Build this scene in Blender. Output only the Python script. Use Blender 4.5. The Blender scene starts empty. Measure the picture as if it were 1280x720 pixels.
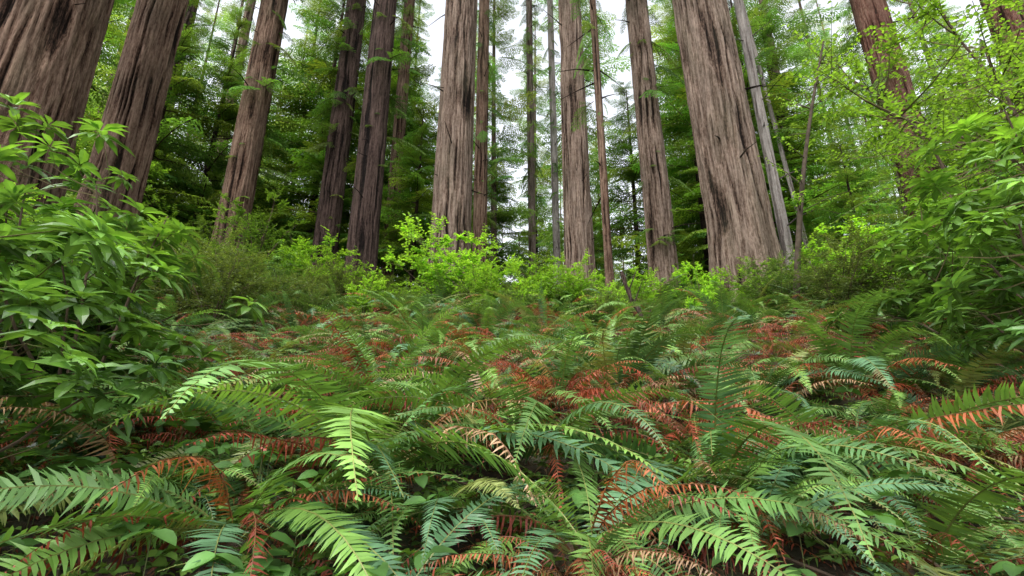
import bpy, math, numpy as np
from mathutils import Vector, Matrix
R = np.random.RandomState(7)
scene = bpy.context.scene
scene.view_settings.view_transform = 'Standard'
scene.view_settings.look = 'None'
scene.view_settings.exposure = 0

# ------------------------------------------------------------ noise / terrain
_tab = np.random.RandomState(3).rand(256, 256)
def vnoise(x, y, px=256):
    x = np.asarray(x, float); y = np.asarray(y, float)
    xi = np.floor(x).astype(int); yi = np.floor(y).astype(int)
    fx = x - xi; fy = y - yi
    fx = fx*fx*(3-2*fx); fy = fy*fy*(3-2*fy)
    x0 = np.mod(xi, px) % 256; x1 = np.mod(xi+1, px) % 256
    y0 = np.mod(yi, 256); y1 = np.mod(yi+1, 256)
    a = _tab[x0, y0]*(1-fx)+_tab[x1, y0]*fx
    b = _tab[x0, y1]*(1-fx)+_tab[x1, y1]*fx
    return a*(1-fy)+b*fy

def gz(x, y):
    x = np.asarray(x, float); y = np.asarray(y, float)
    a = np.where(y > 0, .42*y, .15*y)
    b = 6.3 + .10*(y-15)
    k = 1.2
    base = -k*np.log(np.exp(-np.clip(a, -60, 60)/k)+np.exp(-np.clip(b, -60, 60)/k))
    base = np.where(y > 100, b, base)
    near = np.clip(y/10., 0, 1)
    left = .13*np.clip(-x-3, 0, 14)*near
    right = .05*np.clip(x-5, 0, 12)*near
    n = (vnoise(x*.45+31, y*.45+17)-.5)*.45 + (vnoise(x*1.7+11, y*1.7+57)-.5)*.14
    return base+left+right+n*np.clip((y+3)/5., .2, 1)
def gzf(x, y): return float(gz(x, y))

# ------------------------------------------------------------ mesh builder
class MB:
    def __init__(s): s.V=[]; s.C=[]; s.T=[]; s.Q=[]; s.MT=[]; s.MQ=[]; s.n=0
    def add(s, V, C, tris=None, quads=None, mat=0):
        V = np.asarray(V, float).reshape(-1, 3)
        C = np.asarray(C, float)
        if C.ndim == 1: C = np.repeat(C[None], len(V), 0)
        s.V.append(V); s.C.append(C)
        if tris is not None and len(tris):
            t = np.asarray(tris).reshape(-1, 3)+s.n; s.T.append(t); s.MT.append(np.full(len(t), mat))
        if quads is not None and len(quads):
            q = np.asarray(quads).reshape(-1, 4)+s.n; s.Q.append(q); s.MQ.append(np.full(len(q), mat))
        s.n += len(V)
    def build(s, name, mats, smooth=False):
        V = np.concatenate(s.V); C = np.concatenate(s.C)
        T = np.concatenate(s.T) if s.T else np.zeros((0,3),int)
        Q = np.concatenate(s.Q) if s.Q else np.zeros((0,4),int)
        MI = np.concatenate((s.MT if s.MT else [])+(s.MQ if s.MQ else []))
        me = bpy.data.meshes.new(name)
        me.vertices.add(len(V)); me.vertices.foreach_set('co', V.astype(np.float32).ravel())
        loops = np.concatenate([T.ravel(), Q.ravel()]).astype(np.int32)
        me.loops.add(len(loops)); me.loops.foreach_set('vertex_index', loops)
        nt, nq = len(T), len(Q)
        me.polygons.add(nt+nq)
        st = np.concatenate([np.arange(nt)*3, nt*3+np.arange(nq)*4]).astype(np.int32)
        me.polygons.foreach_set('loop_start', st)
        me.polygons.foreach_set('material_index', MI.astype(np.int32))
        me.polygons.foreach_set('use_smooth', np.full(nt+nq, smooth))
        me.update(calc_edges=True)
        at = me.attributes.new('Col', 'FLOAT_COLOR', 'POINT')
        at.data.foreach_set('color', np.concatenate([C, np.ones((len(C),1))],1).astype(np.float32).ravel())
        for m in mats: me.materials.append(m)
        return me

def nrm(a): return a/np.maximum(np.linalg.norm(a, axis=-1, keepdims=True), 1e-9)

def tube(mb, P, r, sides=5, col=(.1,.07,.05), mat=0):
    P = np.asarray(P, float); k = len(P); r = np.broadcast_to(r, (k,))
    T = nrm(np.gradient(P, axis=0))
    up = np.array([0,0,1.]) if abs(T[0,2]) < .8 else np.array([1.,0,0])
    S = nrm(np.cross(T, up)); N = np.cross(S, T)
    a = np.arange(sides)*2*np.pi/sides
    V = P[:,None]+r[:,None,None]*(np.cos(a)[None,:,None]*S[:,None]+np.sin(a)[None,:,None]*N[:,None])
    i = np.arange(k-1)[:,None]*sides; j = np.arange(sides)[None]; j2 = (j+1) % sides
    q = np.stack([i+j, i+j2, i+sides+j2, i+sides+j], -1).reshape(-1,4)
    mb.add(V.reshape(-1,3), col, quads=q, mat=mat)

def leaves(mb, P, D, L, W, C, N=None, kind='oval', mat=0, droop=.15, fold=.2, rs=R):
    n = len(P); P = np.asarray(P); D = nrm(np.asarray(D))
    L = np.broadcast_to(L, (n,))[:,None]; W = np.broadcast_to(W, (n,))[:,None]
    C = np.asarray(C, float)
    if C.ndim == 1: C = np.repeat(C[None], n, 0)
    if N is None: N = np.array([[0,0,1.]])+rs.randn(n,3)*.35
    S = nrm(np.cross(D, N)); N = nrm(np.cross(S, D))
    if kind == 'diamond':
        m = P+D*L*.45
        V = np.stack([P, m-S*W*.5+N*W*fold, P+D*L-N*L*droop, m+S*W*.5+N*W*fold], 1)
        q = np.arange(n)[:,None]*4+np.array([[0,1,2,3]])
        mb.add(V.reshape(-1,3), np.repeat(C,4,0), quads=q, mat=mat)
    elif kind == 'round':
        ts=[.0,.22,.5,.78,1.]; ws=[.12,.44,.5,.34,.0]
        Vs=[]
        for t,wd in zip(ts,ws):
            c=P+D*L*t-N*L*droop*t*t
            Vs+= [c-S*W*wd+N*W*fold*wd*2, c, c+S*W*wd+N*W*fold*wd*2]
        V=np.stack(Vs,1); o=np.arange(n)[:,None,None]*15
        q=[]
        for k in range(4):
            a=k*3; q+=[[a,a+1,a+4,a+3],[a+1,a+2,a+5,a+4]]
        mb.add(V.reshape(-1,3), np.repeat(C,15,0)*np.tile([1,1.18,1]*5,n)[:,None], quads=(o+np.array([q])).reshape(-1,4), mat=mat)
    else:
        c1 = P+D*L*.33+N*L*.02; c2 = P+D*L*.7-N*L*droop*.35; tp = P+D*L-N*L*droop
        f = N*W*fold
        V = np.stack([P, c1-S*W*.46+f, c1, c1+S*W*.46+f, c2-S*W*.42+f, c2, c2+S*W*.42+f, tp], 1)
        o = np.arange(n)[:,None,None]*8
        t = (o+np.array([[[0,2,1],[0,3,2],[4,5,7],[5,6,7]]])).reshape(-1,3)
        q = (o+np.array([[[1,2,5,4],[2,3,6,5]]])).reshape(-1,4)
        mb.add(V.reshape(-1,3), np.repeat(C,8,0)*np.tile([1,1,1.3,1,1,1.3,1,1.],n)[:,None], tris=t, quads=q, mat=mat)

# ------------------------------------------------------------ materials
def newmat(name):
    m = bpy.data.materials.new(name); m.use_nodes = True
    nt = m.node_tree; nt.nodes.clear()
    return m, nt, nt.nodes, nt.links
def leaf_mat(name, rough=.45, trans=.35, gain=1.0, spec=.35, tint=(1,1,1), nscale=9.):
    m, nt, N, Lk = newmat(name)
    out = N.new('ShaderNodeOutputMaterial'); mix = N.new('ShaderNodeMixShader'); mix.inputs[0].default_value = trans
    pb = N.new('ShaderNodeBsdfPrincipled'); tr = N.new('ShaderNodeBsdfTranslucent')
    pb.inputs['Roughness'].default_value = rough; pb.inputs['Specular IOR Level'].default_value = spec
    at = N.new('ShaderNodeAttribute'); at.attribute_name = 'Col'
    oi = N.new('ShaderNodeObjectInfo')
    mr = N.new('ShaderNodeMapRange'); mr.inputs[3].default_value = .75*gain; mr.inputs[4].default_value = 1.25*gain
    Lk.new(oi.outputs['Random'], mr.inputs[0])
    geo = N.new('ShaderNodeNewGeometry')
    no = N.new('ShaderNodeTexNoise'); no.inputs['Scale'].default_value = nscale; no.inputs['Detail'].default_value = 1
    Lk.new(geo.outputs['Position'], no.inputs['Vector'])
    mr2 = N.new('ShaderNodeMapRange'); mr2.inputs[1].default_value=.3; mr2.inputs[2].default_value=.7
    mr2.inputs[3].default_value = .68; mr2.inputs[4].default_value = 1.3
    Lk.new(no.outputs['Fac'], mr2.inputs[0])
    mu = N.new('ShaderNodeMath'); mu.operation = 'MULTIPLY'
    Lk.new(mr.outputs[0], mu.inputs[0]); Lk.new(mr2.outputs[0], mu.inputs[1])
    vm = N.new('ShaderNodeVectorMath'); vm.operation = 'SCALE'
    Lk.new(at.outputs['Color'], vm.inputs[0]); Lk.new(mu.outputs[0], vm.inputs['Scale'])
    vt = N.new('ShaderNodeVectorMath'); vt.operation = 'MULTIPLY'; vt.inputs[1].default_value = tint
    Lk.new(vm.outputs[0], vt.inputs[0])
    Lk.new(vt.outputs[0], pb.inputs['Base Color'])
    v2 = N.new('ShaderNodeVectorMath'); v2.operation = 'MULTIPLY'; v2.inputs[1].default_value = (1.5,1.45,.6)
    Lk.new(vt.outputs[0], v2.inputs[0]); Lk.new(v2.outputs[0], tr.inputs['Color'])
    Lk.new(pb.outputs[0], mix.inputs[1]); Lk.new(tr.outputs[0], mix.inputs[2]); Lk.new(mix.outputs[0], out.inputs[0])
    return m

def bark_mat(name, dark, mid, light, moss=.25):
    m, nt, N, Lk = newmat(name)
    out = N.new('ShaderNodeOutputMaterial'); pb = N.new('ShaderNodeBsdfPrincipled')
    pb.inputs['Roughness'].default_value = .9; pb.inputs['Specular IOR Level'].default_value = .12
    tc = N.new('ShaderNodeTexCoord')
    def noise(scale, detail=6, rough=.65, s=1.5, dist=0.):
        mp = N.new('ShaderNodeMapping'); mp.inputs['Scale'].default_value = scale
        Lk.new(tc.outputs['Object'], mp.inputs['Vector'])
        no = N.new('ShaderNodeTexNoise'); no.inputs['Scale'].default_value = s; no.inputs['Detail'].default_value = detail; no.inputs['Roughness'].default_value=rough
        no.inputs['Distortion'].default_value=dist
        Lk.new(mp.outputs[0], no.inputs['Vector']); return no.outputs['Fac']
    def madd(a, m_, b):
        k=N.new('ShaderNodeMath'); k.operation='MULTIPLY_ADD'; Lk.new(a,k.inputs[0]); k.inputs[1].default_value=m_
        if isinstance(b,float): k.inputs[2].default_value=b
        else: Lk.new(b,k.inputs[2])
        return k.outputs[0]
    at = N.new('ShaderNodeAttribute'); at.attribute_name = 'Col'
    sep = N.new('ShaderNodeSeparateColor'); Lk.new(at.outputs['Color'], sep.inputs[0])
    n1=noise((12,12,.9),4,.6,1.5,.15); n2=noise((38,38,2.0),4,.7); n3=noise((9,9,6),4,.65)
    h = madd(sep.outputs[0], 1.05, madd(n1, 1.0, madd(n2, 1.4, madd(n3,.65,-1.72))))
    cr = N.new('ShaderNodeValToRGB'); e = cr.color_ramp.elements
    e[0].position=.17; e[0].color=(*dark,1); e[1].position=.88; e[1].color=(*light,1)
    k=e.new(.45); k.color=(*mid,1)
    Lk.new(h, cr.inputs[0])
    pn=noise((1.3,1.3,.3),4,.6,1.1)
    r2 = N.new('ShaderNodeMapRange'); r2.inputs[1].default_value=.48; r2.inputs[2].default_value=.7; r2.inputs[4].default_value=moss
    Lk.new(pn, r2.inputs[0])
    mx = N.new('ShaderNodeMix'); mx.data_type='RGBA'; mx.inputs['B'].default_value=(.13,.14,.08,1)
    Lk.new(r2.outputs[0], mx.inputs['Factor']); Lk.new(cr.outputs[0], mx.inputs['A'])
    pn2=noise((2.,2.,.5),3,.6,1.7)
    r3 = N.new('ShaderNodeMapRange'); r3.inputs[1].default_value=.3; r3.inputs[2].default_value=.7; r3.inputs[3].default_value=.65; r3.inputs[4].default_value=1.25
    Lk.new(pn2, r3.inputs[0])
    vs=N.new('ShaderNodeVectorMath'); vs.operation='SCALE'; Lk.new(mx.outputs['Result'],vs.inputs[0]); Lk.new(r3.outputs[0],vs.inputs['Scale'])
    Lk.new(vs.outputs[0], pb.inputs['Base Color'])
    bp = N.new('ShaderNodeBump'); bp.inputs['Strength'].default_value=1; bp.inputs['Distance'].default_value=.12
    Lk.new(h, bp.inputs['Height']); Lk.new(bp.outputs[0], pb.inputs['Normal'])
    Lk.new(pb.outputs[0], out.inputs[0])
    return m

def soil_mat():
    m, nt, N, Lk = newmat('forest_soil')
    out = N.new('ShaderNodeOutputMaterial'); pb = N.new('ShaderNodeBsdfPrincipled'); pb.inputs['Roughness'].default_value=.95
    geo = N.new('ShaderNodeNewGeometry')
    n1 = N.new('ShaderNodeTexNoise'); n1.inputs['Scale'].default_value=14; n1.inputs['Detail'].default_value=6; n1.inputs['Roughness'].default_value=.7
    Lk.new(geo.outputs['Position'], n1.inputs['Vector'])
    cr = N.new('ShaderNodeValToRGB'); e=cr.color_ramp.elements
    e[0].position=.3; e[0].color=(.012,.008,.005,1); e[1].position=.72; e[1].color=(.12,.055,.03,1)
    k=e.new(.5); k.color=(.04,.022,.013,1)
    Lk.new(n1.outputs['Fac'], cr.inputs[0])
    n2 = N.new('ShaderNodeTexNoise'); n2.inputs['Scale'].default_value=.8; n2.inputs['Detail'].default_value=5
    Lk.new(geo.outputs['Position'], n2.inputs['Vector'])
    r2 = N.new('ShaderNodeMapRange'); r2.inputs[1].default_value=.45; r2.inputs[2].default_value=.6; r2.inputs[4].default_value=.7
    Lk.new(n2.outputs['Fac'], r2.inputs[0])
    mx = N.new('ShaderNodeMix'); mx.data_type='RGBA'; mx.inputs['B'].default_value=(.035,.06,.018,1)
    Lk.new(r2.outputs[0], mx.inputs['Factor']); Lk.new(cr.outputs[0], mx.inputs['A'])
    Lk.new(mx.outputs['Result'], pb.inputs['Base Color'])
    bp = N.new('ShaderNodeBump'); bp.inputs['Strength'].default_value=1; bp.inputs['Distance'].default_value=.04
    Lk.new(n1.outputs['Fac'], bp.inputs['Height']); Lk.new(bp.outputs[0], pb.inputs['Normal'])
    Lk.new(pb.outputs[0], out.inputs[0]); return m

M_fern = leaf_mat('fern_leaf', .42, .25, .98, .45, nscale=5)
M_rhodo = leaf_mat('rhododendron_leaf', .28, .25, .98, .55)
M_huck = leaf_mat('huckleberry_leaf', .5, .4, 1.0)
M_maple = leaf_mat('maple_leaf', .5, .5)
M_con = leaf_mat('conifer_foliage', .6, .45, nscale=.5)
M_confar = leaf_mat('distant_conifer_foliage', .7, .5, nscale=.3)
M_cover = leaf_mat('ground_cover_leaf', .45, .3)
M_litter = leaf_mat('leaf_litter', .8, .1)
M_stem = leaf_mat('stem_bark', .9, .0, 1, .1)
B_red = bark_mat('redwood_bark', (.014,.008,.006), (.155,.10,.072), (.41,.31,.245))
B_warm = bark_mat('redwood_bark_warm', (.015,.008,.005), (.14,.078,.052), (.34,.23,.165))
B_dark = bark_mat('redwood_bark_dark', (.010,.007,.006), (.06,.038,.031), (.18,.12,.10), .1)
B_pale = bark_mat('pale_bark', (.16,.13,.12), (.36,.31,.28), (.54,.49,.45), .15)
B_far_haze = bark_mat('distant_bark_hazed', (.06,.042,.032), (.20,.145,.115), (.34,.27,.23), .3)  # paler tones with lifted darks paint distance haze into the bark
B_rufous = bark_mat('redwood_bark_rufous', (.025,.01,.008), (.14,.058,.04), (.28,.16,.12), .2)

# ------------------------------------------------------------ object helpers
def link(o, parent=None):
    scene.collection.objects.link(o)
    if parent is not None: o.parent = parent
    return o
def obj(name, me, loc=(0,0,0), rot=(0,0,0), sc=1., parent=None):
    o = bpy.data.objects.new(name, me); o.location = loc; o.rotation_euler = rot
    o.scale = (sc,sc,sc) if np.isscalar(sc) else sc
    return link(o, parent)
def empty(name, loc=(0,0,0)):
    o = bpy.data.objects.new(name, None); o.location = loc; return link(o)

# ------------------------------------------------------------ ground
def build_ground():
    ax = np.concatenate([-np.geomspace(600,14,40), np.linspace(-13.8,13.8,185), np.geomspace(14,600,40)])
    ay = np.concatenate([-np.geomspace(600,3,26), np.linspace(-2.9,19,150), np.geomspace(19.2,700,50)])
    X, Y = np.meshgrid(ax, ay)
    Z = gz(X, Y)
    V = np.stack([X,Y,Z],-1).reshape(-1,3); nx=len(ax); ny=len(ay)
    i,j = np.meshgrid(np.arange(nx-1), np.arange(ny-1)); a=(j*nx+i).ravel()
    mb = MB(); mb.add(V, (.5,.5,.5), quads=np.stack([a,a+1,a+1+nx,a+nx],-1))
    obj('ground', mb.build('ground', [soil_mat()], True))
build_ground()

# ------------------------------------------------------------ trunks
def trunk(name, mat, H, r0, r1, flare=.3, seed=0, na=96, nz=160, furrow=.05, lean=(0,0), ridgew=.13):
    rs = np.random.RandomState(seed)
    z = H*np.linspace(0,1,nz)**1.25 - .6
    th = np.linspace(0, 2*np.pi, na, endpoint=False)
    Z, TH = np.meshgrid(z, th, indexing='ij')
    zz = np.clip(Z, 0, H)
    r = r1+(r0-r1)*(1-zz/H)**.9
    lob = np.sin(TH*3+rs.rand()*6)*.4+np.sin(TH*5+rs.rand()*6)*.35+np.sin(TH*2+rs.rand()*6)*.25
    r = r + flare*np.exp(-zz/1.3)*(1+.8*lob) + r0*.04*np.sin(TH*2+zz*.15+rs.rand()*6)+r0*.04*lob
    nr = max(10, int(2*np.pi*r0/ridgew))
    u = TH/(2*np.pi)*nr + 1.1*vnoise(zz*.35+seed, TH*0)+ zz*rs.uniform(-.12,.12) + .8*vnoise(zz*1.1+seed*3, TH/(2*np.pi)*0+5)
    n1 = vnoise(u, zz*.33+seed*7, px=nr)
    rid = 1-np.abs(2*n1-1)
    rid = np.clip(rid*1.8,0,1)
    nr2 = nr*3+1
    n2 = vnoise(TH/(2*np.pi)*nr2+.9*vnoise(zz*.8, TH*0+9), zz*1.2+seed*5, px=nr2)
    hgt = .62*rid+.38*n2
    r = r + furrow*(hgt-.6)
    X = r*np.cos(TH)+lean[0]*zz; Y = r*np.sin(TH)+lean[1]*zz
    bend = (vnoise(zz*.06+seed, zz*0+3)-.5)*r0*.6
    X += bend
    V = np.stack([X,Y,Z],-1).reshape(-1,3)
    i = np.arange(nz-1)[:,None]*na; j=np.arange(na)[None]; j2=(j+1)%na
    q = np.stack([i+j,i+j2,i+na+j2,i+na+j],-1).reshape(-1,4)
    mb = MB(); c = hgt.reshape(-1,1); mb.add(V, np.repeat(c,3,1), quads=q)
    for s in range(int(H*.5)):
        h = rs.uniform(3,H*.9); a = rs.rand()*6.28; rr = r1+(r0-r1)*(1-h/H)**.9
        d = np.array([np.cos(a),np.sin(a),rs.uniform(-.4,.3)]); L = rs.uniform(.2,1.3)
        p0 = np.array([lean[0]*h,lean[1]*h,h])+d*rr*.85
        tube(mb, [p0, p0+d*L*.5+[0,0,rs.uniform(-.05,.05)], p0+d*(L+.1)+[0,0,-.1*L]], np.array([.035,.02,.008]), 5, (.3,.3,.3))
    return mb.build(name, [mat], True)

# ------------------------------------------------------------ conifer foliage
def spray_template(seed, nt=17):
    rs = np.random.RandomState(seed); P=[];D=[];L=[];N=[]
    for i in range(nt):
        t = .1+.88*i/(nt-1)
        for sd in (-1,1):
            tl = .40*(1-t)**.7*rs.uniform(.65,1.15)+.05
            a = rs.uniform(.75,1.1)
            d = np.array([np.cos(a), sd*np.sin(a), rs.uniform(-.25,.05)])
            k = max(2,int(tl/.045))
            for j in range(k):
                s=(j+.3)/k
                p = np.array([t,0,0])+d*tl*s+np.array([0,0,-.25*(tl*s)**1.2*1.0])
                for e in (-1,1):
                    b = a+e*rs.uniform(.4,.9)
                    P.append(p); D.append([np.cos(b)*1., sd*np.sin(b), rs.uniform(-.35,.1)])
                    L.append(rs.uniform(.045,.085)); N.append([rs.randn()*.3,rs.randn()*.3,1])
    return map(np.array,(P,D,L,N))
TEMPL = [tuple(spray_template(s)) for s in range(4)]

def add_branch(mb, rs, base, az, elev, L, droop, col, matl=0, matw=1, wood=True, wscale=.38):
    P,D,Ls,N = TEMPL[rs.randint(4)]
    P=P.copy(); P[:,2] -= droop*P[:,0]**2
    D2=D.copy(); D2[:,2] -= 2*droop*P[:,0]
    ce,se=math.cos(elev),math.sin(elev); ca,sa=math.cos(az),math.sin(az)
    roll=rs.uniform(-.35,.35); cr,sr=math.cos(roll),math.sin(roll)
    Mx=np.array([[1,0,0],[0,cr,-sr],[0,sr,cr]])
    My=np.array([[ce,0,-se],[0,1,0],[se,0,ce]])
    Mz=np.array([[ca,-sa,0],[sa,ca,0],[0,0,1]])
    M=Mz@My@Mx
    W=(P*L)@M.T+base
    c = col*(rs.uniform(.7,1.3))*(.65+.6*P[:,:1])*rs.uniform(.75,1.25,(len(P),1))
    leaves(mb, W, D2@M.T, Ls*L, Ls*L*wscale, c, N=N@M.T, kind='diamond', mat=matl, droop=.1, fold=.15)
    if wood:
        t=np.linspace(-.02,.9,5); Q=np.stack([t,t*0,-droop*t**2],1)*L
        tube(mb, Q@M.T+base, np.linspace(.018,.004,5)*L**.5, 3, (.07,.05,.035), matw)

def conifer_foliage(name, z0, z1, nb, Lmax, rad, seed, mats, col, profile='cone', droop=.25, elev=(-.3,.25), wscale=.38):
    rs=np.random.RandomState(seed); mb=MB()
    for i in range(nb):
        t=(i+rs.rand())/nb; z=z0+(z1-z0)*t
        if profile=='cone': L=Lmax*(1-t)**.75*rs.uniform(.55,1.1)+.25
        else: L=Lmax*rs.uniform(.3,1)**1.5*(1 if t<.8 else (1-t)*4+.2)
        az=rs.rand()*6.283
        c=np.array(col)*np.array([rs.uniform(.75,1.35),1,rs.uniform(.8,1.2)])
        add_branch(mb, rs, np.array([math.cos(az)*rad*(1-t*.8),math.sin(az)*rad*(1-t*.8),z]), az, rs.uniform(*elev)+(.4*t if profile=='cone' else 0), L, droop*rs.uniform(.5,1.5), c, wscale=wscale)
    return mb.build(name, mats)

def conifer(name, H, cb, nb, Lmax, r0, seed, lmat, col, bark):
    rs=np.random.RandomState(seed); mb=MB()
    t=np.linspace(0,1,14); P=np.stack([np.sin(t*3+seed)*r0*.8,np.cos(t*2.5+seed)*r0*.8,t*H-.5],1)
    tube(mb,P,r0*(1-t)**.8+.02,14,(.55,.55,.55),2)
    for i in range(nb):
        tt=((i+rs.rand())/nb)**1.1; z=H*(cb+(1-cb)*tt)
        L=Lmax*(1-tt)**.7*rs.uniform(.45,1.15)+.3
        if tt<.12: L*=rs.uniform(.3,1)
        az=rs.rand()*6.283
        c=np.array(col)*np.array([rs.uniform(.75,1.35),1,rs.uniform(.8,1.2)])
        add_branch(mb, rs, np.array([0,0,z]), az, rs.uniform(-.3,.2)+.45*tt, L, rs.uniform(.1,.4), c, wood=(Lmax<4.3))
    return mb.build(name,[lmat,M_stem,bark])

G_con=(.09,.18,.035); G_far_haze=(.20,.34,.10)  # far green is lightened: aerial haze painted into the foliage colour
far_vars=[conifer('distant_conifer_%d'%i, 44+4*i, [.05,.10,.05,.12][i], [140,130,140,125][i], [4.8,5.2,4.6,5.0][i], [.26,.32,.22,.36][i], 50+i, M_confar, G_far_haze, B_far_haze) for i in range(4)]
young_vars=[conifer('young_hemlock_%d'%i, 9+4*i, .04, 90+20*i, 2.6+.5*i, .09+.03*i, 80+i, M_con, (.13,.25,.04), B_dark) for i in range(3)]
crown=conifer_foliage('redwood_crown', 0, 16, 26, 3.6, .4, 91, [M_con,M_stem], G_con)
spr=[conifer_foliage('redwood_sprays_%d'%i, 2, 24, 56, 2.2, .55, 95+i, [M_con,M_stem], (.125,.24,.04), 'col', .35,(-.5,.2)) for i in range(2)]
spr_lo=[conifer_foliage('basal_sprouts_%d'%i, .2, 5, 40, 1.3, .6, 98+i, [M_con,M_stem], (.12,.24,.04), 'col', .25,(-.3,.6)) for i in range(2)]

# ------------------------------------------------------------ hero redwoods
TREES=[]
def redwood(x,y,r0,r1,H,mat,flare=.25,seed=0,na=96,nz=160,furrow=.06,lean=(0,0),sprays=0,cr=True,lo=False,kind='redwood_tree',ridgew=.13):
    e=empty(kind,(x,y,gzf(x,y))); TREES.append((x,y,r0+flare*.6))
    obj('trunk', trunk('trunk',mat,H,r0,r1,flare,seed,na,nz,furrow,lean,ridgew), parent=e)
    if cr: obj('crown', crown, (lean[0]*(H-14),lean[1]*(H-14),H-14), (0,0,seed*1.7), parent=e)
    for k in range(sprays):
        obj('branch_sprays', spr[k%2], (lean[0]*8,lean[1]*8,R.uniform(2,7)), (0,0,seed*2.1+k), (max(r0/.7,.45),)*2+(1,), parent=e)
    if lo: obj('basal_sprouts', spr_lo[seed%2], (0,0,0), (0,0,seed*1.3), (max(r0/.6,.5),)*2+(1,), parent=e)
redwood(-13.0,11.0,1.32,1.0,44,B_warm,.35,1,320,420,.19,ridgew=.16)
redwood(-12.7,14.5,.78,.50,42,B_warm,.2,2,220,360,.12,ridgew=.12)
redwood(-12.2,20.4,.66,.40,44,B_warm,.2,3,160,240,.10,sprays=1)
redwood(-18.7,28.7,.32,.2,44,B_red,.1,4,sprays=1)
redwood(-19.5,24,.5,.3,44,B_dark,.1,14,sprays=1)
redwood(-8.9,23,.56,.40,44,B_dark,.2,5,sprays=2,lo=True)
redwood(-6.2,20,.60,.40,44,B_dark,.2,6,120,200,.08,sprays=1)
redwood(-6.65,26,.36,.26,44,B_warm,.1,7,sprays=2)
redwood(-2.28,18.2,.78,.52,44,B_red,.22,8,220,360,.14,ridgew=.13)
redwood(-1.60,23.6,.34,.24,44,B_warm,.1,9,sprays=1)
redwood(1.3,29.5,.24,.17,44,B_far_haze,.1,10,sprays=2)
redwood(2.9,30.5,.24,.16,44,B_pale,.1,11,sprays=1)
redwood(2.58,18.2,.54,.38,44,B_red,.15,12,160,300,.11,ridgew=.12)
redwood(3.02,15,.13,.08,38,B_warm,.05,13,48,140,.02,kind='tanoak_tree',cr=False,sprays=1)
redwood(5.75,18.6,.50,.40,44,B_red,.15,15,160,300,.11,sprays=1,lo=True,ridgew=.12)
redwood(6.85,14.3,.88,.58,44,B_red,.28,16,300,420,.17,ridgew=.15)
redwood(11.0,18.8,.21,.12,40,B_pale,.08,17,48,160,.02,kind='alder_tree',cr=False,lean=(-.02,0))
redwood(13.6,21.5,.10,.06,38,B_pale,.05,18,48,140,.02,kind='alder_tree',cr=False,lean=(-.07,0))
redwood(16.2,18,.62,.5,44,B_rufous,.2,19,120,200,.07,sprays=1)
redwood(21.5,17.5,.70,.55,44,B_rufous,.2,20,120,200,.07)

# ------------------------------------------------------------ distant forest
df=empty('distant_forest')
rs=np.random.RandomState(21)
pts=[]
for i in range(900):
    y=rs.uniform(27,80); x=rs.uniform(-1.15,1.15)*y
    az=x/y
    if y<46 and (-.03<az<.12 or .25<az<.38): continue
    if y>=46 and (.015<az<.04 or .30<az<.335): continue
    if min([ (x-a)**2+(y-b)**2 for a,b in pts]+[1e9])< (5.0+y*.045)**2: continue
    pts.append((x,y))
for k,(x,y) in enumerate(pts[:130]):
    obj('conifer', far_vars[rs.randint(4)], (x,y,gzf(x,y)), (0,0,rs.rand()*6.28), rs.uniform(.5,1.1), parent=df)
print('far', len(pts))

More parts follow.
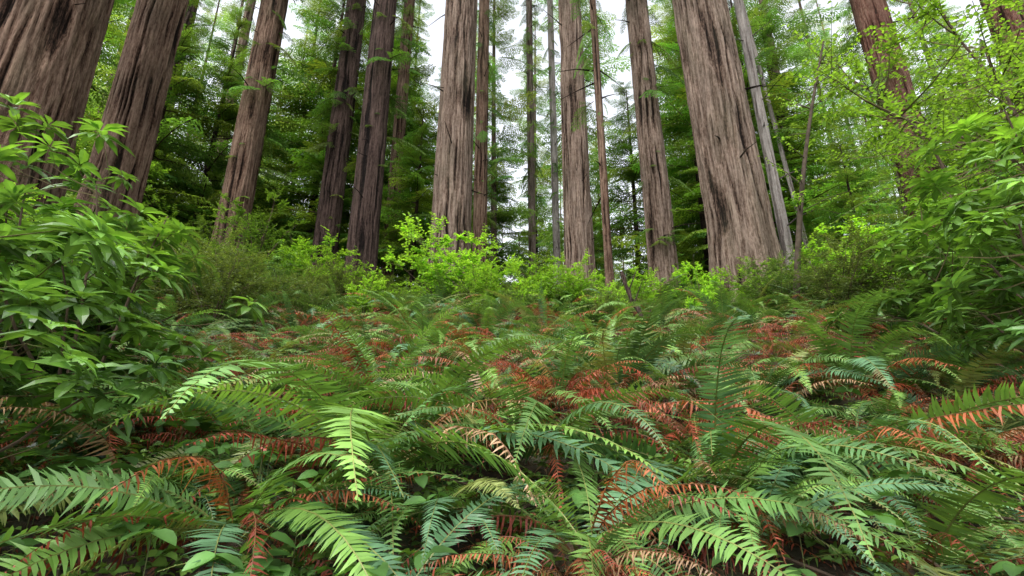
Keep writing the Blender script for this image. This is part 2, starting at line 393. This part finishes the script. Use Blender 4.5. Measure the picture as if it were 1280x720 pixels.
# ------------------------------------------------------------ ferns
def frond(mb, rs, base, az, L, e0, e1, col, dead=False, pw=1.):
    n=14; t=np.linspace(0,1,n)
    pexp=rs.uniform(.8,1.5)
    el=e0+(e1-e0)*t**pexp
    side=rs.uniform(-.45,.45)*t**1.5
    if dead: el=el+rs.randn(n)*.06
    dt=L/(n-1)
    D=np.stack([np.cos(el)*np.cos(az+side),np.cos(el)*np.sin(az+side),np.sin(el)],1)
    P=base+np.concatenate([[[0,0,0]],np.cumsum(D[:-1]*dt,0)])
    tube(mb,P,np.linspace(.0045,.0012,n)*(1.1 if not dead else .9),3,(.20,.22,.06) if not dead else (.16,.07,.03),0)
    m=int(54*L/1.2) if not dead else int(44*L/1.2); tt=np.linspace(.10,.995,m)
    roll=rs.uniform(-.6,.6)
    prof=np.minimum(.6+ (tt-.10)*2.2,1)*np.clip((1-tt)/.62,0,1)**.8+.03
    for sd in (-1,1):
        ti=np.clip(tt+rs.uniform(-.004,.004,m),0,1)
        p=np.stack([np.interp(ti,t,P[:,k]) for k in range(3)],1)
        T=nrm(np.stack([np.interp(ti,t,D[:,k]) for k in range(3)],1))
        S=nrm(np.stack([-T[:,1],T[:,0],T[:,0]*0],1)); N=np.cross(T,S); N=np.where(N[:,2:]<0,-N,N)
        S2=S*math.cos(roll)+N*math.sin(roll); N2=np.cross(T,S2); N2=np.where((N2*N).sum(1,keepdims=True)<0,-N2,N2)
        fw=rs.uniform(.10,.34)+tt*.25
        up=rs.uniform(-.15,.3) if not dead else rs.uniform(-.9,-.1)
        d=nrm(sd*S2+T*fw[:,None]+N2*up+rs.randn(m,3)*(.09 if not dead else .35))
        l=(.093*L*rs.uniform(.85,1.2)*prof*rs.uniform(.86,1.1,m))[:,None]
        if dead: l=l*rs.uniform(.4,1,(m,1))
        elif rs.rand()<.3: l=l*np.where(rs.rand(m,1)<.08,.25,1)
        w=(.0168*pw*L/1.2*(.5+.5*prof))[:,None]*(1 if not dead else .85)
        tw=nrm(T+N2*rs.uniform(-.35,.35,(m,1)))
        dr=(.10+.18*rs.rand(m,1))*(1 if not dead else 3)
        mid=p+d*l*.5-N2*l*dr*.3; tip=p+d*l-N2*l*dr+T*l*.08
        V=np.stack([p-tw*w*.35,p+tw*w*.55,mid+tw*w*.5,mid-tw*w*.42,tip],1)
        o=np.arange(m)[:,None]*5
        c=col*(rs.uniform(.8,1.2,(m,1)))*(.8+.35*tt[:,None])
        if not dead and rs.rand()<.15: c=c*(1-.6*(tt[:,None]>.8))+np.array([.2,.12,.05])*.6*(tt[:,None]>.8)
        mb.add(V.reshape(-1,3),np.repeat(c,5,0),tris=o+np.array([[3,2,4]]),quads=o+np.array([[0,1,2,3]]))

DEADC=[(.30,.060,.03),(.33,.10,.042),(.21,.042,.026),(.34,.21,.12)]
def fern(name, seed, nf=24, nd=7, L=1.25, bright=1., lift=(.5,.7)):
    rs=np.random.RandomState(seed); mb=MB()
    for i in range(nf):
        az=2*np.pi*i/nf+rs.uniform(-.3,.3)
        inner=rs.rand()
        e0=lift[0]+lift[1]*inner; e1=max(e0-rs.uniform(1.1,2.0),-1.1)
        k=rs.rand()
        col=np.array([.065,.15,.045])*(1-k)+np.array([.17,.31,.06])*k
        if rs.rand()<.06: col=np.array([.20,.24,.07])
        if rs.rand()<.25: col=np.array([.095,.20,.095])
        b=np.array([math.cos(az),math.sin(az),0])*rs.uniform(.02,.09)+[0,0,.02]
        frond(mb,rs,b,az,L*rs.uniform(.65,1.15),e0,e1,col*bright)
    for i in range(nd):
        az=rs.rand()*6.283; e0=rs.uniform(.0,.9) if rs.rand()<.9 else 1.1
        frond(mb,rs,np.array([math.cos(az)*.06,math.sin(az)*.06,.03]),az,L*rs.uniform(.5,.95),e0,rs.uniform(-1.2,-.3),np.array(DEADC[rs.randint(4)]),True)
    return mb.build(name,[M_fern])
BR=[1,1.12,.85,1.12,.95,1.15,.8,1.05]
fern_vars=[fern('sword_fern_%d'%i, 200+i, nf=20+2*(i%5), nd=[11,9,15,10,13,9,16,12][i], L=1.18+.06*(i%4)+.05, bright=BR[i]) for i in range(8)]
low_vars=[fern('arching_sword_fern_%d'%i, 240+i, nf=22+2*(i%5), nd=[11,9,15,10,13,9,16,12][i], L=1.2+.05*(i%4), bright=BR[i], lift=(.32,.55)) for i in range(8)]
dead_fern=[fern('dead_fern_%d'%i,260+i,nf=4-2*i,nd=34,L=1.15) for i in range(2)]

heroes=[(1.2,3.25,1,1.32,.3),(-.75,3.1,3,1.25,1.2),(-.15,4.2,5,1.2,2.2),(.3,2.45,0,1.0,.4),(-1.9,3.7,2,1.12,3.),(2.3,3.7,7,1.35,.7),
        (3.4,3.9,4,1.1,2.),(-3.0,4.3,4,1.0,1.),(1.0,4.7,6,1.15,.2),(-1.2,4.7,1,1.12,1.9),(3.4,5.2,3,1.15,4.),
        (-1.15,2.35,7,.9,2.4),(1.75,2.45,6,.95,5.),(-.45,1.9,1,.8,2.8),(.85,1.75,3,.82,1.1),(2.7,2.8,2,.95,.2),(-1.75,2.6,5,.8,4.4),(.15,3.4,2,1.05,5.2)]
for x,y,v,s,r in heroes:
    obj('sword_fern',low_vars[v] if y<4.4 else fern_vars[v],(x,y,gzf(x,y)),(-.05,0,r),s)
for x,y,s,r in [(1.35,3.9,.95,1.),(-2.4,3.2,.85,2.),(-1.3,3.9,.95,.3),(2.9,3.4,.9,4.),(.35,3.9,.9,2.),(.2,1.95,.6,3.),(-1.6,5.2,1.,5.),(-.3,5.2,1.,4.),(-2.8,5.4,1.,1.),(1.9,5.4,1.,.4)]:
    obj('dead_sword_fern',dead_fern[1],(x,y,gzf(x,y)+.18),(-.1,0,r),s)
bed=empty('fern_undergrowth')
rs=np.random.RandomState(5); pts=[(h[0],h[1]) for h in heroes]; cnt=0
for i in range(8000):
    y=2.3+14*rs.rand()**.8; x=rs.uniform(-1.12,1.12)*(y+1)
    if y<3.1 and x<-1.5: continue
    mind=.60 if y<5 else (.72 if y<8 else .9)
    if min((x-a)**2+(y-b)**2 for a,b in pts)<mind**2: continue
    if any((x-a)**2+(y-b)**2<(r+.35)**2 for a,b,r in TREES): continue
    pts.append((x,y)); cnt+=1
    sc_=rs.uniform(.7,1.12)*(.85 if y<3.5 else 1)
    if rs.rand()<.22: obj('dead_fern',dead_fern[rs.randint(2)],(x,y,gzf(x,y)+.15),(-.2,0,rs.rand()*6.28),sc_*.95,parent=bed)
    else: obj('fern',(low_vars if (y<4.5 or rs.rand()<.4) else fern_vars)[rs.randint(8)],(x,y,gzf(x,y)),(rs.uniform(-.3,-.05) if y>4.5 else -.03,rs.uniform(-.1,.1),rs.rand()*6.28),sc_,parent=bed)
print('ferns',cnt)

# ------------------------------------------------------------ shrubs
def shrub(name, seed, H, Rad, nmain, nsub, kind, mats, cols, leaf=(.11,.034), ntw=5, nl=14, spread=1., low=.2, stemr=.02):
    rs=np.random.RandomState(seed); mb=MB()
    c0,c1=np.array(cols[0]),np.array(cols[1])
    for i in range(nmain):
        az=rs.rand()*6.283; rr=Rad*rs.rand()**.5*spread; hh=H*rs.uniform(.55,1)*(1-.35*(rr/Rad)**2)
        end=np.array([math.cos(az)*rr,math.sin(az)*rr,hh])
        t=np.linspace(0,1,7)[:,None]
        P=t**1.5*end*[1,1,0]+t*end*[0,0,1]+np.cumsum(rs.randn(7,3)*.03*H/2,0)*np.minimum(t*3,1)
        tube(mb,P,np.linspace(stemr,stemr*.3,7),5,(.09,.065,.045),1)
        for j in range(nsub):
            s=rs.uniform(low,1); k=s*6; a=int(min(k,5)); p=P[a]*(1-(k-a))+P[a+1]*(k-a)
            d=nrm(np.array([math.cos(az)*.4+rs.randn(),math.sin(az)*.4+rs.randn(),rs.uniform(-.1,1.0)]))
            l=Rad*rs.uniform(.2,.55)
            q=p+d*l; mid=p+d*l*.5+[0,0,-.05*l]
            tube(mb,[p,mid,q],np.array([.35,.25,.12])*stemr,3,(.10,.08,.04),1)
            for w in range(ntw):
                d2=nrm(d+rs.randn(3)*.75+[0,0,.15]); l2=l*rs.uniform(.25,.7)
                b=p+d*l*rs.uniform(.3,1); e=b+d2*l2
                tube(mb,[b,(b+e)/2+[0,0,.03*l2],e],np.array([.15,.1,.06])*stemr,3,(.12,.13,.05),1)
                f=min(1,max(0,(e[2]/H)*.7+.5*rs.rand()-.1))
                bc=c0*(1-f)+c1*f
                if kind=='whorl':
                    for ring in range(2):
                        n=rs.randint(6,10); aa=np.arange(n)*2*np.pi/n+rs.rand()*6
                        up=nrm(d2*.5+[0,0,1.]); u=nrm(np.cross(up,[.3,.5,.1])); v=np.cross(up,u)
                        tilt=rs.uniform(.1,.6) if ring==0 else rs.uniform(-.35,.1)
                        D=np.cos(aa)[:,None]*u+np.sin(aa)[:,None]*v+up*tilt
                        D=D+rs.randn(n,3)*.1
                        leaves(mb,np.repeat((e-up*ring*.03)[None],n,0)+D*.01,D,leaf[0]*rs.uniform(.7,1.15,n)*(1 if ring else .85),leaf[1]*rs.uniform(.8,1.15),
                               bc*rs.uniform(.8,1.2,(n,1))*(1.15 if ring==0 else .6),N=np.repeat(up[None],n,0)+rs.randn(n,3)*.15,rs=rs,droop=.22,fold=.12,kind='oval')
                else:
                    n=nl; ss=np.linspace(.05,1,n)[:,None]
                    pos=b+(e-b)*ss; sd=np.where(np.arange(n)%2,1,-1)[:,None]
                    side=nrm(np.cross(d2,[0,0,1.])+1e-3)
                    D=side*sd+d2*.5+rs.randn(n,3)*.25
                    leaves(mb,pos,D,leaf[0]*rs.uniform(.7,1.2,n),leaf[1]*rs.uniform(.8,1.2,n),bc*rs.uniform(.75,1.25,(n,1)),kind='oval' if kind=='oval' else 'diamond',rs=rs,droop=.15)
    return mb.build(name,mats)
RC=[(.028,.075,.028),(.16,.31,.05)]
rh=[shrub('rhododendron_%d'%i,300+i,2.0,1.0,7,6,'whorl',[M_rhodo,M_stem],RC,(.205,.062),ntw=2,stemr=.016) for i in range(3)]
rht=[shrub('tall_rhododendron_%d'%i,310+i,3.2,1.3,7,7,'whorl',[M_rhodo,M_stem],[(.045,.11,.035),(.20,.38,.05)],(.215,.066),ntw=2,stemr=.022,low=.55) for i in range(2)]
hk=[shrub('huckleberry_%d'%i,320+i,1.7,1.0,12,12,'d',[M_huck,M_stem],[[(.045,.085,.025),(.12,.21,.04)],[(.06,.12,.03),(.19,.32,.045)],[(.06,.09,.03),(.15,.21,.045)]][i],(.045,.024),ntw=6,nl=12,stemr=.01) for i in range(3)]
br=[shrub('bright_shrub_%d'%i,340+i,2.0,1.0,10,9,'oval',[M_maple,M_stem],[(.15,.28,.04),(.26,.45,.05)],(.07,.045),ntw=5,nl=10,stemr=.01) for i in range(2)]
mp=[shrub('vine_maple_%d'%i,360+i,7.5,2.6,6,15,'d',[M_maple,M_stem],[(.10,.20,.035),(.20,.35,.05)],(.11,.075),ntw=7,nl=12,stemr=.05,low=.35) for i in range(3)]
mh=[shrub('overhanging_maple_%d'%i,370+i,8.5,3.4,6,15,'oval',[M_maple,M_stem],[(.11,.21,.035),(.23,.40,.05)],(.10,.06),ntw=6,nl=12,stemr=.05,low=.6) for i in range(2)]

def put(name,me,x,y,s,r=None,parent=None,dz=0,tilt=0):
    r=rs.rand()*6.28 if r is None else r
    return obj(name,me,(x,y,gzf(x,y)+dz),(tilt,0,r),s,parent)
rs=np.random.RandomState(11)
put('rhododendron_bush',rh[0],-2.45,2.3,.88,.5); put('rhododendron_bush',rh[1],-2.7,3.2,.98,.2); put('rhododendron_bush',rh[2],-3.7,3.7,1.1,2.5); put('rhododendron_bush',rh[1],-4.8,4.8,1.2,2.); put('rhododendron_bush',rh[2],-5.9,5.8,1.25,4.)
put('rhododendron_bush',rht[0],4.25,3.75,.92,.5); put('rhododendron_bush',rht[1],5.0,4.6,.98,2.5); put('rhododendron_bush',rht[0],5.9,5.7,1.0,1.5); put('rhododendron_bush',rht[1],7.0,6.8,1.05,4.1); put('rhododendron_bush',rh[1],8.3,9.4,1.5,3.5)
for x,y,s in [(-2.0,14.8,1.7),(-1.0,14.2,1.2),(.8,12.8,.9),(1.6,13.4,.85),(6.0,11.8,.85),(-5.9,16,1.2),(-7.5,17,1.4),(5.0,13,.9),(9.5,13,1.1),(-.6,12.4,.7),(3.6,13.8,.8),(2.4,11.4,.6),(.2,11.2,.55),(-3.6,12,.7),(7.6,11,.8)]:
    put('salmonberry_bush',br[rs.randint(2)],x,y,s)
th=empty('shrub_thicket'); cnt=0; pts=[]
for i in range(5000):
    y=rs.uniform(7.5,24); x=rs.uniform(-1.15,1.15)*(y+1)
    pr = 1 if y>12.3 else (.8 if x<-.55*y or x>.55*y else (.14 if y>10 else 0))
    if rs.rand()>pr: continue
    if min([(x-a)**2+(y-b)**2 for a,b in pts]+[1e9])<1.15**2: continue
    if any((x-a)**2+(y-b)**2<(r+.3)**2 for a,b,r in TREES): continue
    if -1.2<y-14.3+1.5<1.5 and 5.6<x<7.4: continue
    pts.append((x,y)); cnt+=1
    s=rs.uniform(.6,1.0) if abs(x)<.5*y else rs.uniform(.75,1.15)
    if y<15 and -.3*y<x<.5*y: s*=.62
    k=rs.rand()
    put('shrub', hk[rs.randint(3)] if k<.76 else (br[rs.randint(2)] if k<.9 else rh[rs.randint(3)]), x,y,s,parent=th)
print('thicket',cnt)
for x,y,s in [(17.5,16,1.2),(-16,18.5,1.0),(-10,18.6,.7),(-8,25,1.),(19,19,1.4),(-19,22,1.2)]:
    put('vine_maple_tree',mp[rs.randint(3)],x,y,s)
put('vine_maple_tree',mh[0],10.4,8.8,1.05,1.2); put('vine_maple_tree',mh[1],14.0,11.5,1.15,3.2); put('vine_maple_tree',mh[1],7.6,5.6,.82,5.0)
for x,y,s in [(12.2,16.5,.75),(13.2,11.0,.6),(-10.2,24.5,1.2),(-14.8,26,1.3),(-5.0,24,1.),(9.6,23,1.2),(-4.4,30,1.2),(17.5,14,.9),(4.4,26,.9),(10,27,1.2),(-20,19,1.2),(-22,24,1.3),
              (-11.5,27,1.5),(-15.5,23,1.3),(-7.6,30,1.5),(-3.0,33,1.3),(.6,36,1.1),(5.6,32,1.1),(8.2,31,1.5),(13,27,1.4),(-18,31,1.6),(2.2,40,1.2),(-23,20,1.3),
              (-16.5,20.5,1.3),(-9.2,28,1.6),(12.5,23,1.6),(15.5,25,1.6),(-1.0,29,1.0)]:
    put('young_hemlock_tree',young_vars[rs.randint(3)],x,y,s)
mb=MB(); t=np.linspace(0,1,12)[:,None]
P=np.array([5.1,9.0,0])*(1-t)+np.array([6.9,9.1,0])*t; P[:,0]-= (np.sin(t[:,0]*3.14)*.15); P[:,2]=gzf(5.1,9)-.1+t[:,0]*6.6
tube(mb,P,np.linspace(.07,.02,12),8,(.045,.035,.025),0)
rs2=np.random.RandomState(77)
for i in range(22):
    k=rs2.uniform(4,11); a=int(k); p=P[min(a,11)]; d=nrm(np.array([rs2.randn(),rs2.randn(),.3])); q=p+d*rs2.uniform(.4,1.1)
    tube(mb,[p,(p+q)/2+[0,0,.05],q],np.array([.012,.008,.003]),3,(.06,.05,.03),0)
    n=16; ss=rs2.uniform(.3,1,(n,1)); leaves(mb,p+(q-p)*ss,rs2.randn(n,3)*[1,1,.3],.07,.04,np.array([.17,.30,.05])*rs2.uniform(.7,1.3,(n,1)),kind='diamond',mat=1,rs=rs2)
obj('slender_sapling_tree',mb.build('slender_sapling',[M_stem,M_maple],True))
def log(name,p0,p1,r0,r1,col,n=12,sides=10):
    mb=MB(); t=np.linspace(0,1,n)[:,None]; P=np.array(p0)*(1-t)+np.array(p1)*t+np.cumsum(np.random.RandomState(5).randn(n,3)*.02,0)
    tube(mb,P,np.linspace(r0,r1,n)*(1+.15*np.random.RandomState(6).randn(n)),sides,col,0)
    for k in (3,6,8):
        d=np.array([.2,-.1,.5]); tube(mb,[P[k],P[k]+d*.5,P[k]+d*.9],np.array([r0*.35,r0*.2,.005]),5,col,0)
    return obj(name,mb.build(name,[B_dark],True))
log('fallen_log',(6.2,6.6,gzf(6.2,6.6)+1.1),(9.5,6.9,gzf(9.5,6.9)+1.9),.10,.16,(.5,.5,.5))
log('mossy_snag',(2.5,8.8,gzf(2.5,8.8)-.1),(2.1,9.0,gzf(2.1,9)+1.25),.05,.03,(.7,.7,.7))

# ------------------------------------------------------------ ground cover + litter
def cover():
    rs=np.random.RandomState(31); mb=MB()
    n=10000; y=1.2+8*rs.rand(n)**1.3; x=rs.uniform(-1.15,1.15,n)*(y+.8)
    m=vnoise(x*.9+5,y*.9+9)+.25*(np.abs(x)>y*.45)>.33; x=x[m];y=y[m];n=len(x)
    z=gz(x,y); h=rs.uniform(.05,.2,n); base=np.stack([x,y,z+h],1)
    sz=rs.uniform(.025,.05,n)
    for k in range(3):
        a=rs.rand(n)*.6+k*2.094+ (x*7)%6.28
        D=np.stack([np.cos(a),np.sin(a),rs.uniform(-.2,.25,n)],1)
        c=np.array([.09,.18,.04])*(1-rs.rand(n,1)*.4)+np.array([.07,.10,.01])*rs.rand(n,1)
        leaves(mb,base,D,sz*1.1,sz*1.0,c,rs=rs,droop=.2)
    n=480; y=1.4+3.6*rs.rand(n)**1.2; x=-rs.uniform(.1,1.1,n)*(y+.6)
    b=rs.rand(n)<.2; x[b]*=-1
    z=gz(x,y); h=rs.uniform(.12,.34,n); base=np.stack([x,y,z+h],1); sz=rs.uniform(.06,.13,n)
    for k in range(3):
        a=k*2.094+(x*7)%6.28+rs.uniform(-.3,.3,n)
        D=np.stack([np.cos(a),np.sin(a),rs.uniform(-.25,.2,n)],1)
        leaves(mb,base,D,sz,sz*.6,np.array([.085,.19,.045])*rs.uniform(.6,1.4,(n,1)),rs=rs,droop=.3,fold=.14,kind='round')
    for p in base[::2]:
        tube(mb,[p-[0,0,.3],p-[0,0,.1],p],.0025,3,(.12,.14,.05))
    obj('ground_cover_plants',mb.build('ground_cover',[M_cover],True))
    mb=MB(); n=26000; y=1.2+12*rs.rand(n)**1.2; x=rs.uniform(-1.15,1.15,n)*(y+.8); z=gz(x,y)+rs.uniform(.005,.04,n)
    D=np.stack([rs.randn(n),rs.randn(n),rs.randn(n)*.3],1)
    pal=np.array([[.20,.07,.035],[.26,.12,.055],[.11,.045,.025],[.30,.2,.12]])[rs.randint(4,size=n)]
    leaves(mb,np.stack([x,y,z],1),D,rs.uniform(.03,.11,n),rs.uniform(.008,.025,n),pal*rs.uniform(.6,1.1,(n,1)),kind='diamond',rs=rs)
    for i in range(160):
        y=rs.uniform(2,9);x=rs.uniform(-1,1)*y; a=rs.rand()*6.28; l=rs.uniform(.2,.9); p=np.array([x,y,gzf(x,y)+.04]); q=np.array([x+math.cos(a)*l,y+math.sin(a)*l,0]); q[2]=gzf(q[0],q[1])+rs.uniform(.03,.2)
        tube(mb,[p,(p+q)/2+rs.randn(3)*.02,q],np.array([.009,.007,.003]),4,(.12,.08,.055),0)
    obj('leaf_litter',mb.build('leaf_litter',[M_litter]))
cover()

# ------------------------------------------------------------ light
w=bpy.data.worlds.new('World'); scene.world=w; w.use_nodes=True
nt=w.node_tree; bg=nt.nodes['Background']
sky=nt.nodes.new('ShaderNodeTexSky'); sky.sky_type='NISHITA'; sky.sun_disc=False
sky.sun_elevation=math.radians(55); sky.sun_rotation=math.radians(215); sky.dust_density=3
hs=nt.nodes.new('ShaderNodeHueSaturation'); hs.inputs['Saturation'].default_value=.2; hs.inputs['Value'].default_value=3.3
nt.links.new(sky.outputs[0],hs.inputs['Color']); nt.links.new(hs.outputs[0],bg.inputs[0]); bg.inputs[1].default_value=.15
s=bpy.data.lights.new('sun','SUN'); s.energy=1.2; s.angle=math.radians(20); s.color=(1,.96,.88)
so=bpy.data.objects.new('sun',s); d=Vector((math.sin(math.radians(215))*math.cos(math.radians(55)),math.cos(math.radians(215))*math.cos(math.radians(55)),math.sin(math.radians(55))))
so.rotation_euler=d.to_track_quat('Z','Y').to_euler(); link(so)
c=bpy.data.cameras.new('camera'); c.lens=18; c.sensor_width=36; c.clip_end=3000; c.clip_start=.05
co=bpy.data.objects.new('camera',c); co.location=(0,0,1.46+gzf(0,0)); co.rotation_euler=(math.radians(90+18),0,0); link(co); scene.camera=co
